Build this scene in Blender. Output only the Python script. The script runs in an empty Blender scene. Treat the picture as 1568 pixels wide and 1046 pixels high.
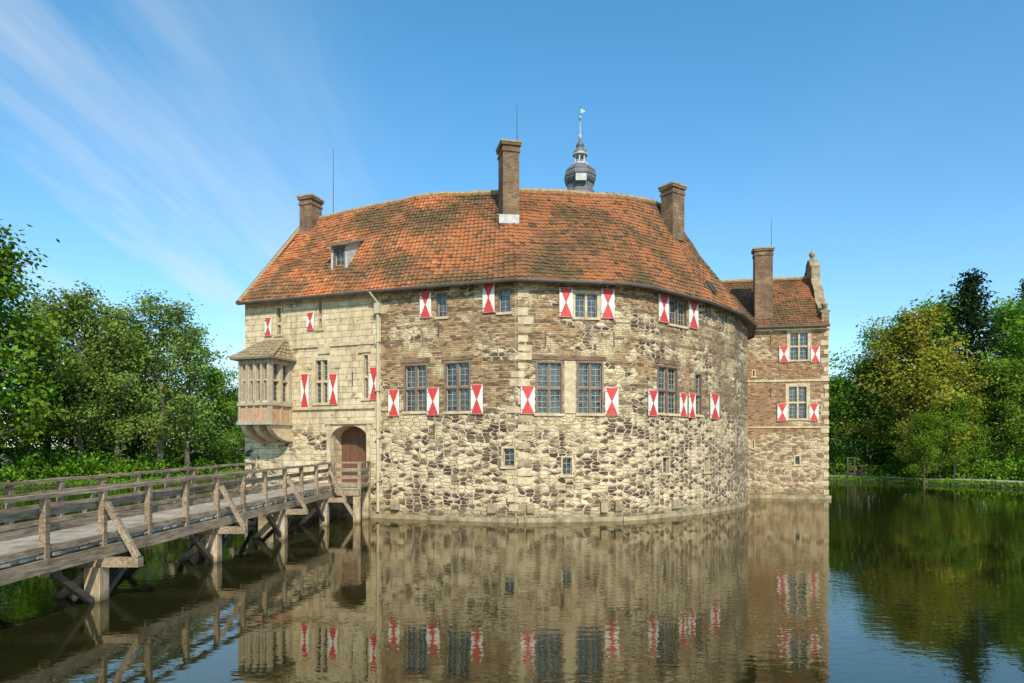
import bpy, math, random
import numpy as np
from mathutils import Vector, noise as mn
random.seed(7); np.random.seed(7)
scene=bpy.context.scene
F=1045.3; CZ=3.3; HY=690.0; CX=784.0

# ---------------------------------------------------------------- nodes
def setin(nt,node,k,v):
    s=node.inputs[k]
    if isinstance(v,bpy.types.NodeSocket): nt.links.new(v,s)
    else: s.default_value=v
def nd(nt,t,ins=None,**kw):
    n=nt.nodes.new(t)
    for k,v in kw.items(): setattr(n,k,v)
    for k,v in (ins or {}).items(): setin(nt,n,k,v)
    return n
def mt(nt,op,a,b=0.0,c=None,clamp=False):
    n=nt.nodes.new('ShaderNodeMath'); n.operation=op; n.use_clamp=clamp
    setin(nt,n,0,a); setin(nt,n,1,b)
    if c is not None: setin(nt,n,2,c)
    return n.outputs[0]
def mr(nt,v,a,b,c=0.0,d=1.0,smooth=False):
    n=nt.nodes.new('ShaderNodeMapRange')
    if smooth: n.interpolation_type='SMOOTHSTEP'
    for i,x in enumerate((v,a,b,c,d)): setin(nt,n,i,x)
    return n.outputs[0]
def mix(nt,f,a,b,mode='MIX'):
    n=nt.nodes.new('ShaderNodeMixRGB'); n.blend_type=mode
    for i,x in enumerate((f,a,b)):
        if isinstance(x,tuple) and len(x)==3: x=(*x,1)
        setin(nt,n,i,x)
    return n.outputs[0]
def ramp(nt,f,stops,const=False):
    n=nt.nodes.new('ShaderNodeValToRGB'); cr=n.color_ramp
    if const: cr.interpolation='CONSTANT'
    while len(cr.elements)<len(stops): cr.elements.new(0.5)
    for e,(p,c) in zip(cr.elements,stops):
        e.position=p; e.color=(*c,1)
    setin(nt,n,0,f); return n.outputs[0]
def nz(nt,vec,scale,detail=3,rough=.55,out=0):
    n=nd(nt,'ShaderNodeTexNoise',{'Vector':vec,'Scale':scale,'Detail':detail,'Roughness':rough})
    return n.outputs[out]
def comb(nt,x,y,z=0.0):
    n=nt.nodes.new('ShaderNodeCombineXYZ'); 
    for i,v in enumerate((x,y,z)): setin(nt,n,i,v)
    return n.outputs[0]
def newmat(name):
    m=bpy.data.materials.new(name); m.use_nodes=True
    nt=m.node_tree; b=nt.nodes['Principled BSDF']
    return m,nt,b
def bump(nt,b,h,strength=.6,dist=.02):
    n=nd(nt,'ShaderNodeBump',{'Height':h,'Strength':strength,'Distance':dist}); nt.links.new(n.outputs[0],b.inputs['Normal'])
def coords(nt):
    return nd(nt,'ShaderNodeTexCoord').outputs['Object']
def uvs(nt):
    return nd(nt,'ShaderNodeTexCoord').outputs['UV']
def distort(nt,vec,scale,amp,detail=1):
    c=nz(nt,vec,scale,detail,.5,1)
    s=nd(nt,'ShaderNodeVectorMath',{0:c,1:(.5,.5,.5)},operation='SUBTRACT').outputs[0]
    s=nd(nt,'ShaderNodeVectorMath',{0:s,'Scale':amp},operation='SCALE').outputs[0]
    return nd(nt,'ShaderNodeVectorMath',{0:vec,1:s},operation='ADD').outputs[0]
def cells(nt,vec,h,w,mort):
    sp=nd(nt,'ShaderNodeSeparateXYZ',{0:vec}); u,v=sp.outputs[0],sp.outputs[1]
    vr=mt(nt,'DIVIDE',v,h); row=mt(nt,'FLOOR',vr); fv=mt(nt,'FRACT',vr)
    wn=nd(nt,'ShaderNodeTexWhiteNoise',{'W':row},noise_dimensions='1D').outputs['Value']
    ww=mt(nt,'MULTIPLY_ADD',wn,w*.7,w*.65)
    uw=mt(nt,'ADD',mt(nt,'DIVIDE',u,ww),mt(nt,'MULTIPLY',wn,37.3))
    col=mt(nt,'FLOOR',uw); fu=mt(nt,'FRACT',uw)
    w2=nd(nt,'ShaderNodeTexWhiteNoise',{'Vector':comb(nt,col,row,0.0)},noise_dimensions='2D')
    eu=mt(nt,'MULTIPLY',mt(nt,'MINIMUM',fu,mt(nt,'SUBTRACT',1.0,fu)),ww)
    ev=mt(nt,'MULTIPLY',mt(nt,'MINIMUM',fv,mt(nt,'SUBTRACT',1.0,fv)),h)
    e=mt(nt,'MINIMUM',eu,ev)
    return w2.outputs['Value'],w2.outputs['Color'],mr(nt,e,mort*.4,mort*1.5)
def rubble(nt,vec,su,sv_):
    mp=nd(nt,'ShaderNodeMapping',{0:vec,3:(su,sv_,1)}).outputs[0]
    a=nd(nt,'ShaderNodeTexVoronoi',{'Vector':mp,'Scale':1.0,'Randomness':.78},voronoi_dimensions='2D',feature='F1')
    e=nd(nt,'ShaderNodeTexVoronoi',{'Vector':mp,'Scale':1.0,'Randomness':.78},voronoi_dimensions='2D',feature='DISTANCE_TO_EDGE')
    sc=nd(nt,'ShaderNodeSeparateColor',{0:a.outputs['Color']})
    return sc.outputs[0],sc.outputs[1],mr(nt,e.outputs['Distance'],.03,.15)

def masonry(name,kind):
    m,nt,b=newmat(name); uv=uvs(nt)
    d2=distort(nt,uv,7,.04,1)
    sp=nd(nt,'ShaderNodeSeparateXYZ',{0:uv}); u,v=sp.outputs[0],sp.outputs[1]
    bv,bc,bm=cells(nt,d2,.085,.27,.009)
    n2=nz(nt,uv,2.6,4,.62)
    brick=ramp(nt,bv,[(0,(.38,.21,.105)),(.3,(.45,.275,.14)),(.55,(.55,.41,.23)),(.75,(.26,.14,.08)),(1,(.13,.08,.05))])
    brick=mix(nt,bm,(.58,.47,.30),brick)
    if kind=='chimney':
        c=mix(nt,.55,brick,(.16,.075,.04)); hgt=bm
        c=mix(nt,mr(nt,nz(nt,coords(nt),.9,3),.4,.6,0,.6),c,(.10,.06,.035))
        c=mix(nt,mr(nt,n2,.35,.7,0,.5),c,(.07,.045,.03))
        nt.links.new(c,b.inputs['Base Color']); b.inputs['Roughness'].default_value=.92; bump(nt,b,hgt,.8,.015); return m
    st=comb(nt,mt(nt,'MULTIPLY',u,.55),v,0.0)
    n1=nz(nt,st,.6,4,.65)
    rv,rv2,rm=rubble(nt,distort(nt,uv,3.0,.24,3),2.5,6.0)
    cl=nz(nt,st,1.5,3,.6)
    sv=mt(nt,'ADD',rv,mr(nt,cl,.35,.65,-.30,.36))
    stone=ramp(nt,sv,[(0,(.72,.59,.37)),(.18,(.61,.49,.30)),(.34,(.70,.56,.34)),(.47,(.49,.37,.22)),(.55,(.30,.20,.12)),(.68,(.18,.11,.07)),(1,(.075,.048,.036))])
    stone=mix(nt,rm,(.66,.555,.38),stone)
    if kind=='ring':
        f=mt(nt,'ADD',n1,mr(nt,v,4.4,5.8,-.22,0.0))
        lf=mt(nt,'MULTIPLY',mr(nt,u,14.6,15.6,.07,0),mr(nt,v,4.8,5.2))
        f=mr(nt,mt(nt,'ADD',f,lf),.485,.52)
        c=mix(nt,f,stone,brick); hgt=mix(nt,f,rm,bm)
        av,ac,am=cells(nt,d2,.25,.45,.012)
        ash=mix(nt,am,(.46,.36,.22),ramp(nt,av,[(0,(.62,.49,.28)),(.4,(.70,.57,.35)),(.8,(.54,.42,.24)),(1,(.32,.22,.13))]))
        fa=mt(nt,'MULTIPLY',mr(nt,nz(nt,comb(nt,mt(nt,'MULTIPLY',u,1.2),v,5.0),.5,4,.6),.54,.575),mr(nt,v,3.0,4.6))
        c=mix(nt,fa,c,ash)
        cour=nd(nt,'ShaderNodeTexWhiteNoise',{'W':mt(nt,'FLOOR',mt(nt,'DIVIDE',nd(nt,'ShaderNodeSeparateXYZ',{0:d2}).outputs[1],.17))},noise_dimensions='1D').outputs['Value']
        c=mix(nt,mt(nt,'MULTIPLY',mt(nt,'MULTIPLY',mr(nt,cour,.62,.64),mr(nt,rv2,.3,.5)),mr(nt,v,4.5,5.2,0,.7)),c,(.15,.095,.06))
        # grey-brown darkening along the east flank, patchy with noise
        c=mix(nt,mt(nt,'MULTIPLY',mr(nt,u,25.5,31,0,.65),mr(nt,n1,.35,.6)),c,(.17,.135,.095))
    elif kind=='plaster':
        av,ac,am=cells(nt,d2,.31,.6,.008)
        ash=ramp(nt,av,[(0,(.68,.56,.35)),(.5,(.74,.62,.41)),(1,(.63,.51,.31))])
        ash=mix(nt,mt(nt,'MULTIPLY',mt(nt,'SUBTRACT',1.0,am),.22),ash,(.38,.29,.17))
        ash=mix(nt,mr(nt,n1,.38,.66,0,.65),ash,(.54,.41,.24))
        spots=mt(nt,'MULTIPLY',mr(nt,nz(nt,uv,1.7,4,.65),.56,.63),mr(nt,rv2,.25,.5,0,.85))
        ash=mix(nt,spots,ash,mix(nt,.5,brick,(.24,.16,.09)))
        f=mt(nt,'MULTIPLY',mr(nt,n1,.46,.52),mr(nt,v,4.0,4.8,1,0))
        c=mix(nt,f,ash,stone); hgt=mix(nt,f,am,rm)
    elif kind=='tower':
        f=mr(nt,mt(nt,'ADD',n1,mr(nt,v,3.4,4.6,-.26,.05)),.475,.52)
        brick=mix(nt,.25,brick,(.42,.21,.11)); stone=mix(nt,.35,stone,(.48,.34,.20))
        c=mix(nt,f,stone,brick); hgt=mix(nt,f,rm,bm)
    c=mix(nt,mr(nt,n2,.38,.72,0,.6),c,mix(nt,1.0,c,(.50,.43,.36),'MULTIPLY'))
    vs=nz(nt,comb(nt,mt(nt,'MULTIPLY',u,2.2),mt(nt,'MULTIPLY',v,.25),0.0),1.0,4,.6)
    c=mix(nt,mr(nt,vs,.53,.72,0,.6),c,(.21,.165,.11))
    wl=mr(nt,mt(nt,'ADD',v,mt(nt,'MULTIPLY',n2,.8)),.40,1.15,.85,0)
    c=mix(nt,wl,c,(.13,.115,.055))
    nt.links.new(c,b.inputs['Base Color']); b.inputs['Roughness'].default_value=.95; b.inputs['Specular IOR Level'].default_value=.2
    bump(nt,b,hgt,1.0,.045)
    return m

def simple(name,c1,c2,scale=3,rough=.8,bd=.01,stretch=None,metal=0):
    m,nt,b=newmat(name); co=coords(nt)
    if stretch: co=nd(nt,'ShaderNodeMapping',{0:co,3:stretch}).outputs[0]
    n=nz(nt,co,scale,4,.6)
    c=mix(nt,mr(nt,n,.3,.7),c1,c2)
    nt.links.new(c,b.inputs['Base Color']); b.inputs['Roughness'].default_value=rough; b.inputs['Metallic'].default_value=metal
    if bd: bump(nt,b,n,.6,bd)
    return m

M_ring=masonry('ring_wall_masonry','ring'); M_plas=masonry('pale_ashlar_wall','plaster')
M_tow=masonry('tower_brickwork','tower'); M_chim=masonry('chimney_brick','chimney')
M_stone=simple('sandstone_trim',(.36,.275,.16),(.64,.52,.33),3,.9,.01)
M_stoned=simple('weathered_stone_trim',(.16,.12,.07),(.44,.345,.21),2.5,.9,.02)
M_wfr=simple('window_wood',(.30,.25,.18),(.46,.39,.28),5,.7,0)
M_wdk=simple('dark_window_wood',(.13,.09,.06),(.23,.17,.12),5,.7,0)
M_lead=simple('glazing_bars',(.32,.31,.28),(.46,.45,.40),5,.6,0)
M_white=simple('white_shutter_paint',(.60,.54,.47),(.82,.78,.70),6,.6,.003,(4,4,.6))
M_red=simple('red_shutter_paint',(.42,.03,.025),(.66,.06,.045),6,.55,.003,(4,4,.6))
M_gut=simple('dark_gutter_metal',(.04,.035,.03),(.09,.075,.06),4,.6,0)
M_pipe=simple('downpipe_metal',(.40,.34,.22),(.58,.50,.33),3,.6,0)
M_slate=simple('slate_shingle',(.06,.065,.07),(.20,.20,.20),9,.6,.02)
M_leadr=simple('lead_flashing',(.32,.31,.30),(.54,.52,.49),4,.5,.005)
M_door=simple('oak_door',(.10,.042,.02),(.19,.085,.04),5,.7,.01,(5,5,.5))
M_iron=simple('iron',(.05,.045,.04),(.1,.09,.08),5,.6,0)
M_copper=simple('weather_vane_copper',(.25,.42,.36),(.35,.5,.42),5,.6,0)

def glassmat():
    m,nt,b=newmat('window_glass'); co=coords(nt)
    n=nz(nt,co,1.3,2); n2=nz(nt,co,5,2)
    c=mix(nt,mr(nt,n,.4,.6),(.012,.016,.018),(.06,.07,.07))
    nt.links.new(c,b.inputs['Base Color']); b.inputs['Roughness'].default_value=.07
    b.inputs['IOR'].default_value=1.9; bump(nt,b,n2,.6,.05); return m
M_glass=glassmat()

def rooftile():
    m,nt,b=newmat('clay_roof_tiles'); uv=uvs(nt); co=coords(nt)
    sp=nd(nt,'ShaderNodeSeparateXYZ',{0:uv})
    cu=mt(nt,'FLOOR',sp.outputs[0]); cv=mt(nt,'FLOOR',sp.outputs[1])
    w=nd(nt,'ShaderNodeTexWhiteNoise',{'Vector':comb(nt,cu,cv,0.0)},noise_dimensions='2D').outputs['Value']
    sx=nd(nt,'ShaderNodeSeparateXYZ',{0:co}).outputs[0]
    big=nz(nt,co,.34,4,.62); sm=nz(nt,co,7,3,.6)
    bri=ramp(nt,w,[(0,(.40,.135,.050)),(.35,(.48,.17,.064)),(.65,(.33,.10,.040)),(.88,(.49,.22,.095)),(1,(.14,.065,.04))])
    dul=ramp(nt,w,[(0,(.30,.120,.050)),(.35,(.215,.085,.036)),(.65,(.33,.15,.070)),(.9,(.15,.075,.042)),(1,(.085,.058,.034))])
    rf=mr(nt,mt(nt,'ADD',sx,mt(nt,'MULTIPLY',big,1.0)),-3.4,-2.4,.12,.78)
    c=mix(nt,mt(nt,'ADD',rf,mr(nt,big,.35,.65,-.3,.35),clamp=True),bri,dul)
    moss=mr(nt,mt(nt,'ADD',big,mt(nt,'MULTIPLY',sm,.34)),.58,.75,0,.85)
    c=mix(nt,moss,c,(.085,.068,.034))
    lich=mr(nt,nz(nt,co,3.3,4,.7),.55,.68,0,.45); c=mix(nt,lich,c,(.34,.24,.11))
    nt.links.new(c,b.inputs['Base Color']); b.inputs['Roughness'].default_value=.9; b.inputs['Specular IOR Level'].default_value=.2
    bump(nt,b,sm,.5,.012); return m
M_tile=rooftile()
M_ridge=simple('ridge_tiles',(.26,.13,.065),(.46,.33,.15),6,.9,.02)

def wood(name,a,b_,c_):
    m,nt,b=newmat(name); co=coords(nt)
    g=nz(nt,nd(nt,'ShaderNodeMapping',{0:co,3:(9,.9,9)}).outputs[0],2.2,4,.65)
    g2=nz(nt,co,1.1,3,.6)
    c=ramp(nt,g,[(.3,a),(.5,b_),(.7,c_)])
    c=mix(nt,mr(nt,g2,.42,.66,0,.75),c,mix(nt,1.0,c,(.48,.42,.36),'MULTIPLY'))
    nt.links.new(c,b.inputs['Base Color']); b.inputs['Roughness'].default_value=.85; bump(nt,b,g,.6,.015); return m
def pilewood():
    m,nt,b=newmat('bleached_timber_pile'); co=coords(nt)
    g=nz(nt,nd(nt,'ShaderNodeMapping',{0:co,3:(11,11,.8)}).outputs[0],2.0,4,.65)
    g2=nz(nt,co,2.2,3,.6); z=nd(nt,'ShaderNodeSeparateXYZ',{0:co}).outputs[2]
    c=ramp(nt,g,[(.32,(.20,.13,.07)),(.48,(.46,.35,.22)),(.7,(.60,.49,.33))])
    c=mix(nt,mr(nt,g2,.42,.62,0,.7),c,(.22,.155,.09))
    c=mix(nt,mr(nt,mt(nt,'ADD',z,mt(nt,'MULTIPLY',g2,.3)),.12,.35,.9,0),c,(.05,.045,.02))
    nt.links.new(c,b.inputs['Base Color']); b.inputs['Roughness'].default_value=.85; bump(nt,b,g,.8,.02); return m
M_wood=wood('weathered_bridge_timber',(.13,.088,.055),(.30,.22,.14),(.44,.35,.245))
M_deck=wood('deck_planks',(.25,.205,.155),(.38,.325,.255),(.50,.44,.35))
M_pile=pilewood()
M_darkw=wood('dark_timber',(.04,.03,.02),(.08,.06,.04),(.13,.10,.07))  # dark brown tone shared by under-deck beams, gate passage, flues and fence

# ---------------------------------------------------------------- mesh accumulators
class Acc:
    def __init__(s,mat): s.v=[];s.f=[];s.uv=[];s.mat=mat
    def face(s,pts,uv=None):
        i=len(s.v); s.v+= [tuple(p) for p in pts]; s.f.append(tuple(range(i,i+len(pts))))
        s.uv+= uv if uv else [(p[0]+p[1],p[2]) for p in pts]
    def hexa(s,P,uv=None):
        a,b,c,d,e,f,g,h=[Vector(p) for p in P]
        for q in ((a,b,f,e),(b,c,g,f),(c,d,h,g),(d,a,e,h)):
            L=(q[1]-q[0]).length; H=(q[3]-q[0]).length; o=q[0].x*.37+q[0].y*.73; z=q[0].z
            s.face(q,[(o,z),(o+L,z),(o+L,z+H),(o,z+H)])
        s.face((e,f,g,h)); s.face((d,c,b,a))
    def build(s,name,parent,smooth=False):
        if not s.f: return None
        me=bpy.data.meshes.new(name); me.from_pydata(s.v,[],s.f)
        l=me.uv_layers.new(name='UVMap'); l.data.foreach_set('uv',np.array(s.uv,dtype=np.float32).ravel())
        me.materials.append(s.mat)
        if smooth: me.polygons.foreach_set('use_smooth',[True]*len(me.polygons))
        o=bpy.data.objects.new(name,me); scene.collection.objects.link(o); o.parent=parent
        return o
def empty(name,loc=(0,0,0)):
    o=bpy.data.objects.new(name,None); o.location=loc; scene.collection.objects.link(o); return o
def beam(acc,p,q,w,h,up=Vector((0,0,1))):
    p=Vector(p);q=Vector(q); d=(q-p).normalized()
    s=d.cross(up)
    if s.length<1e-3: s=Vector((1,0,0))
    s=s.normalized()*w/2; t=s.cross(d).normalized()*h/2
    acc.hexa([p-s-t,p+s-t,q+s-t,q-s-t,p-s+t,p+s+t,q+s+t,q-s+t])
def tube(acc,pts,r,n=8,caps=True):
    pts=[Vector(p) for p in pts]; rings=[]
    for i,p in enumerate(pts):
        d=(pts[min(i+1,len(pts)-1)]-pts[max(i-1,0)]).normalized()
        s=d.cross(Vector((0,0,1)))
        if s.length<1e-3: s=Vector((1,0,0))
        s.normalize(); t=s.cross(d); rr=r[i] if isinstance(r,(list,tuple)) else r
        rings.append([p+s*math.cos(a)*rr+t*math.sin(a)*rr for a in [2*math.pi*k/n for k in range(n)]])
    for a,b in zip(rings,rings[1:]):
        for k in range(n): acc.face((a[k],a[(k+1)%n],b[(k+1)%n],b[k]))
    if caps: acc.face(rings[0]); acc.face(rings[-1])
def box(acc,cx,cy,sx,sy,z0,z1,rot=0):
    c,s_=math.cos(rot),math.sin(rot); P=[]
    for z in (z0,z1):
        for a,b in ((-1,-1),(1,-1),(1,1),(-1,1)):
            x=a*sx/2;y=b*sy/2; P.append((cx+x*c-y*s_,cy+x*s_+y*c,z))
    acc.hexa(P)
def lathe(acc,cx,cy,prof,n=8,rot=0):
    rings=[[(cx+r*math.cos(rot+2*math.pi*k/n),cy+r*math.sin(rot+2*math.pi*k/n),z) for k in range(n)] for r,z in prof]
    for a,b in zip(rings,rings[1:]):
        for k in range(n): acc.face((a[k],a[(k+1)%n],b[(k+1)%n],b[k]))
    acc.face(rings[-1])

class Facet:
    def __init__(s,p,q,u_off=0):
        s.p=Vector((*p,0)); s.q=Vector((*q,0)); s.L=(s.q-s.p).length; s.t=(s.q-s.p)/s.L
        s.n=Vector((s.t.y,-s.t.x,0)); s.uo=u_off; s.open=[]
    def P(s,u,z,d=0): r=s.p+s.t*u+s.n*d; return Vector((r.x,r.y,z))
    def sight(s,px):
        r=(px-CX)/F; return (r*s.p.y-s.p.x)/(s.t.x-r*s.t.y)
    def zz(s,u,py): return CZ+(HY-py)*(s.p.y+s.t.y*u)/F
    def rect(s,a,b,t,bo):
        u0=s.sight(a);u1=s.sight(b);m=(u0+u1)/2
        return u0,u1,s.zz(m,bo),s.zz(m,t)
    def box(s,acc,u0,u1,z0,z1,d0,d1):
        acc.hexa([s.P(u0,z0,d1),s.P(u1,z0,d1),s.P(u1,z0,d0),s.P(u0,z0,d0),s.P(u0,z1,d1),s.P(u1,z1,d1),s.P(u1,z1,d0),s.P(u0,z1,d0)])
    def wall(s,acc,z0,z1):
        us=sorted({0,s.L,*[max(0,min(s.L,x)) for o in s.open for x in o[:2]]}); zs=sorted({z0,z1,*[x for o in s.open for x in o[2:4]]})
        for a,b in zip(us,us[1:]):
            if b-a<1e-5: continue
            for c,d in zip(zs,zs[1:]):
                if d-c<1e-5: continue
                mu=(a+b)/2;mz=(c+d)/2
                if any(o[0]<mu<o[1] and o[2]<mz<o[3] for o in s.open): continue
                acc.face((s.P(a,c),s.P(b,c),s.P(b,d),s.P(a,d)),[(s.uo+a,c),(s.uo+b,c),(s.uo+b,d),(s.uo+a,d)])
        for o in s.open:
            a,b,c,d,dp=o
            for (A,B,lu) in (((a,c),(b,c),0),((b,c),(b,d),1),((b,d),(a,d),0),((a,d),(a,c),1)):
                L=math.dist(A,B); acc.face((s.P(*A),s.P(*B),s.P(*B,-dp),s.P(*A,-dp)),[(s.uo+A[0],A[1]),(s.uo+A[0]+(0 if lu else L),A[1]+(L if lu else 0)),(s.uo+A[0]+(dp if lu else L),A[1]+(L if lu else dp)),(s.uo+A[0]+dp,A[1])])

class Bld:
    def __init__(s,name):
        s.e=empty(name); s.a={}
    def A(s,nm,mat=None):
        if nm not in s.a: s.a[nm]=Acc(mat)
        return s.a[nm]
    def done(s,smooth=()):
        for k,a in s.a.items(): a.build(k,s.e,k in smooth)

def window(B,fc,R,nx=2,ny=2,stone=True,low=.5,bars=True,fw=.09):
    u0,u1,z0,z1=R; fc.open.append((u0,u1,z0,z1,.32))
    fr=B.A('window_surrounds' if stone else 'window_dark_surrounds',M_stone if stone else M_wdk)
    cs=B.A('window_casements',M_wfr); gl=B.A('window_glass_panes',M_glass); ld=B.A('window_glazing_bars',M_lead)
    d0,d1=-.25,.02
    fc.box(B.A('window_sills',M_stone),u0-.06,u1+.06,z0-.12,z0,-.3,.07)
    if stone and (u1-u0)>.7:
        k=.13; fc.box(fr,u0-k,u0,z0,z1,-.02,.025); fc.box(fr,u1,u1+k,z0,z1,-.02,.025); fc.box(fr,u0-k,u1+k,z1,z1+k,-.02,.028)
    fc.box(fr,u0,u0+fw,z0,z1,d0,d1); fc.box(fr,u1-fw,u1,z0,z1,d0,d1)
    fc.box(fr,u0+fw,u1-fw,z1-fw,z1,d0,d1)
    a,b,c,d=u0+fw,u1-fw,z0,z1-fw
    us=[a+(b-a)*i/nx for i in range(nx+1)]; zs=[c]+([c+(d-c)*low] if ny==2 else [])+[d]
    gr=random.Random(int(u0*1000+z0*77+fc.p.x*13))
    for i in range(nx):       # each leaf of leaded glass hangs at its own slight angle
        for j in range(len(zs)-1):
            t1,t2=gr.uniform(-.012,.012),gr.uniform(-.012,.012); x0,x1,y0,y1=us[i],us[i+1],zs[j],zs[j+1]
            gl.face([fc.P(x0,y0,-.2),fc.P(x1,y0,-.2+t1),fc.P(x1,y1,-.2+t1+t2),fc.P(x0,y1,-.2+t2)])
    for x in us[1:-1]: fc.box(fr,x-fw*.6,x+fw*.6,c,d,-.24,-.03)
    for z in zs[1:-1]:
        for i in range(nx):
            fc.box(fr,us[i]+(fw*.6 if i else 0),us[i+1]-(fw*.6 if i<nx-1 else 0),z-fw*.6,z+fw*.6,-.24,-.035)
    for i in range(nx):
        for j in range(len(zs)-1):
            x0=us[i]+(fw*.6 if i else 0); x1=us[i+1]-(fw*.6 if i<nx-1 else 0)
            y0=zs[j]+(fw*.6 if j else 0); y1=zs[j+1]-(fw*.6 if j<len(zs)-2 else 0); k=.035
            fc.box(cs,x0,x0+k,y0,y1,-.19,-.13);fc.box(cs,x1-k,x1,y0,y1,-.19,-.13)
            fc.box(cs,x0+k,x1-k,y0,y0+k,-.19,-.13);fc.box(cs,x0+k,x1-k,y1-k,y1,-.19,-.13)
            if bars:
                nu=max(1,round((x1-x0)/.24)); nv=max(1,round((y1-y0)/.28))
                for q in range(1,nu): x=x0+(x1-x0)*q/nu; fc.box(ld,x-.009,x+.009,y0+k,y1-k,-.185,-.165)
                for q in range(1,nv): z=y0+(y1-y0)*q/nv; fc.box(ld,x0+k,x1-k,z-.009,z+.009,-.186,-.164)
def shutter(B,fc,R):
    u0,u1,z0,z1=R; w=B.A('shutter_boards',M_white); r=B.A('shutter_red_hourglass',M_red); ir=B.A('shutter_hinges',M_iron)
    fc.box(w,u0,u1,z0,z1,.05,.095)
    uc=(u0+u1)/2; zc=(z0+z1)/2; k=.012
    for zz_ in (z1-k,z0+k):
        A=[(u0+k,zz_),(u1-k,zz_),(uc+.02,zc),(uc-.02,zc)]
        r.face([fc.P(a,b,.100) for a,b in A])
        for i in range(4):
            a=A[i];b=A[(i+1)%4]; r.face([fc.P(*a,.100),fc.P(*b,.100),fc.P(*b,.096),fc.P(*a,.096)])
    for zz_ in (z0+.15*(z1-z0),z0+.85*(z1-z0)): fc.box(ir,u0-.02,u0+.10,zz_-.015,zz_+.015,.101,.11)

def tiled(acc,E,R,tw=.23,th=.29,sub=4,u_off=0,lift=.045):
    E=[Vector(p) for p in E];R=[Vector(p) for p in R]
    U=u_off
    sl=sum((r-e).length for e,r in zip(E,R))/len(E); rows=max(2,round(sl/th))
    for e0,e1,r0,r1 in zip(E,E[1:],R,R[1:]):
        L=((e1-e0).length+(r1-r0).length)/2; n=max(1,round(L/tw)); m=n*sub
        nrm=(e1-e0).cross(r0-e0)+(r1-r0).cross(r1-e1); nrm.normalize()
        if nrm.z<0: nrm=-nrm
        for j in range(rows):
            t0=j/rows; t1=min(1,(j+1.12)/rows); A=[];Bv=[];C=[]
            for i in range(m+1):
                s=i/m; ph=(i%sub)/sub
                w=.025*math.cos(2*math.pi*ph)+.010*math.sin(4*math.pi*ph)
                for t,L_,off in ((t0,A,lift),(t1,Bv,0),(t0,C,-.02)):
                    p=e0.lerp(e1,s).lerp(r0.lerp(r1,s),t)
                    sag=mn.noise(Vector((p.x*.35,p.y*.35,p.z*.35)))*.18+mn.noise(p*1.7)*.03
                    sag*=min(1,t*6+.3)
                    L_.append(p+nrm*(off+w+sag+.03*mn.noise(Vector((U*1+i//sub,j*3.1,.5)))))
            for i in range(m):
                u0=U+i/sub+1e-3; u1=U+(i+1)/sub-1e-3
                acc.face((A[i],A[i+1],Bv[i+1],Bv[i]),[(u0,j+.05),(u1,j+.05),(u1,j+.95),(u0,j+.95)])
                acc.face((C[i],C[i+1],A[i+1],A[i]),[(u0,j+.05),(u1,j+.05),(u1,j+.5),(u0,j+.5)])
        U+=n
    return U

# ================================================================= CASTLE
W=[(-14.2,36.3),(-6.44,33.5),(.27,31.3),(5.17,32.1),(6.4,32.75),(10.0,35.9),(12.7,39.0),(14.6,42.3),(15.9,46.3),(15.6,51.5),(13,56.5),(8.5,60.5),(2,62.5),(-5,61.5),(-10.5,58)]
RD=[(-12.35,41.4),(-5.2,37.5),(0.1,36.45),(3.6,37.0),(5.2,37.5),(8.0,39.2),(9.3,40.9),(10.1,43.2),(10.8,46.8),(10.6,50),(9,53.6),(6,56),(1.2,57.3),(-3.5,56.5),(-7,54)]
RZ=[17.2]*2+[17.2,17.25,17.35,17.6,17.65,17.6,17.4]+[17.2]*6
EZ=11.15
B=Bld('moated_castle')
cum=0; FC=[]
for a,b in zip(W,W[1:]):
    f=Facet(a,b,cum); cum+=f.L; FC.append(f)
Lf,f01,f12,f2a,f23,f34,f45,f56=FC[:8]

for (a,b,t,bo,nx) in ((668,685,448,485,1),(762,783,441,478,1)): window(B,f01,f01.rect(a,b,t,bo),nx,1,stone=False,fw=.06)
shutter(B,f01,f01.rect(644,661,447,487)); shutter(B,f01,f01.rect(740,758,434,479))
window(B,f01,f01.rect(618,655,557,630),2,2,False); window(B,f01,f01.rect(680,721,553,630),2,2,False)
for r in ((596,612,597,637),(655,673,594,636),(722,740,589,634)): shutter(B,f01,f01.rect(*r))
window(B,f12,f12.rect(878,917,447,486),2,1,True)
for r in ((856,876,441,486),(920,940,443,488),(797,818,591,634),(926,946,594,636)): shutter(B,f12,f12.rect(*r))
window(B,f12,f12.rect(820,862,553,633),2,2,False); window(B,f12,f12.rect(883,924,553,633),2,2,False)
window(B,f23,f23.rect(1024,1052,458,498),2,1,False)
for r in ((1007,1022,452,494),(1053,1067,461,503),(991,1005,598,637),(1039,1050,602,638),(1053,1063,602,640)): shutter(B,f23,f23.rect(*r))
window(B,f23,f23.rect(1006,1038,560,633),2,2,False); window(B,f23,f23.rect(1063.5,1075,571,635),1,2,False)
shutter(B,f34,f34.rect(1086,1099,603,642))
for fc,r in ((f01,(768,790,684,714)),(f12,(859,878,698,727)),(f23,(1013,1026,698,724))): window(B,fc,fc.rect(*r),1,1,True,fw=.08)
window(B,f34,f34.rect(1078,1086,698,722),1,1,True,fw=.08)
st=B.A('sandstone_details',M_stone); lt=B.A('brick_lintels',M_chim)
u0,u1,z0,z1=f12.rect(864,881,553,633); f12.box(st,u0,u1,z0,z1,.0,.04)
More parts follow.
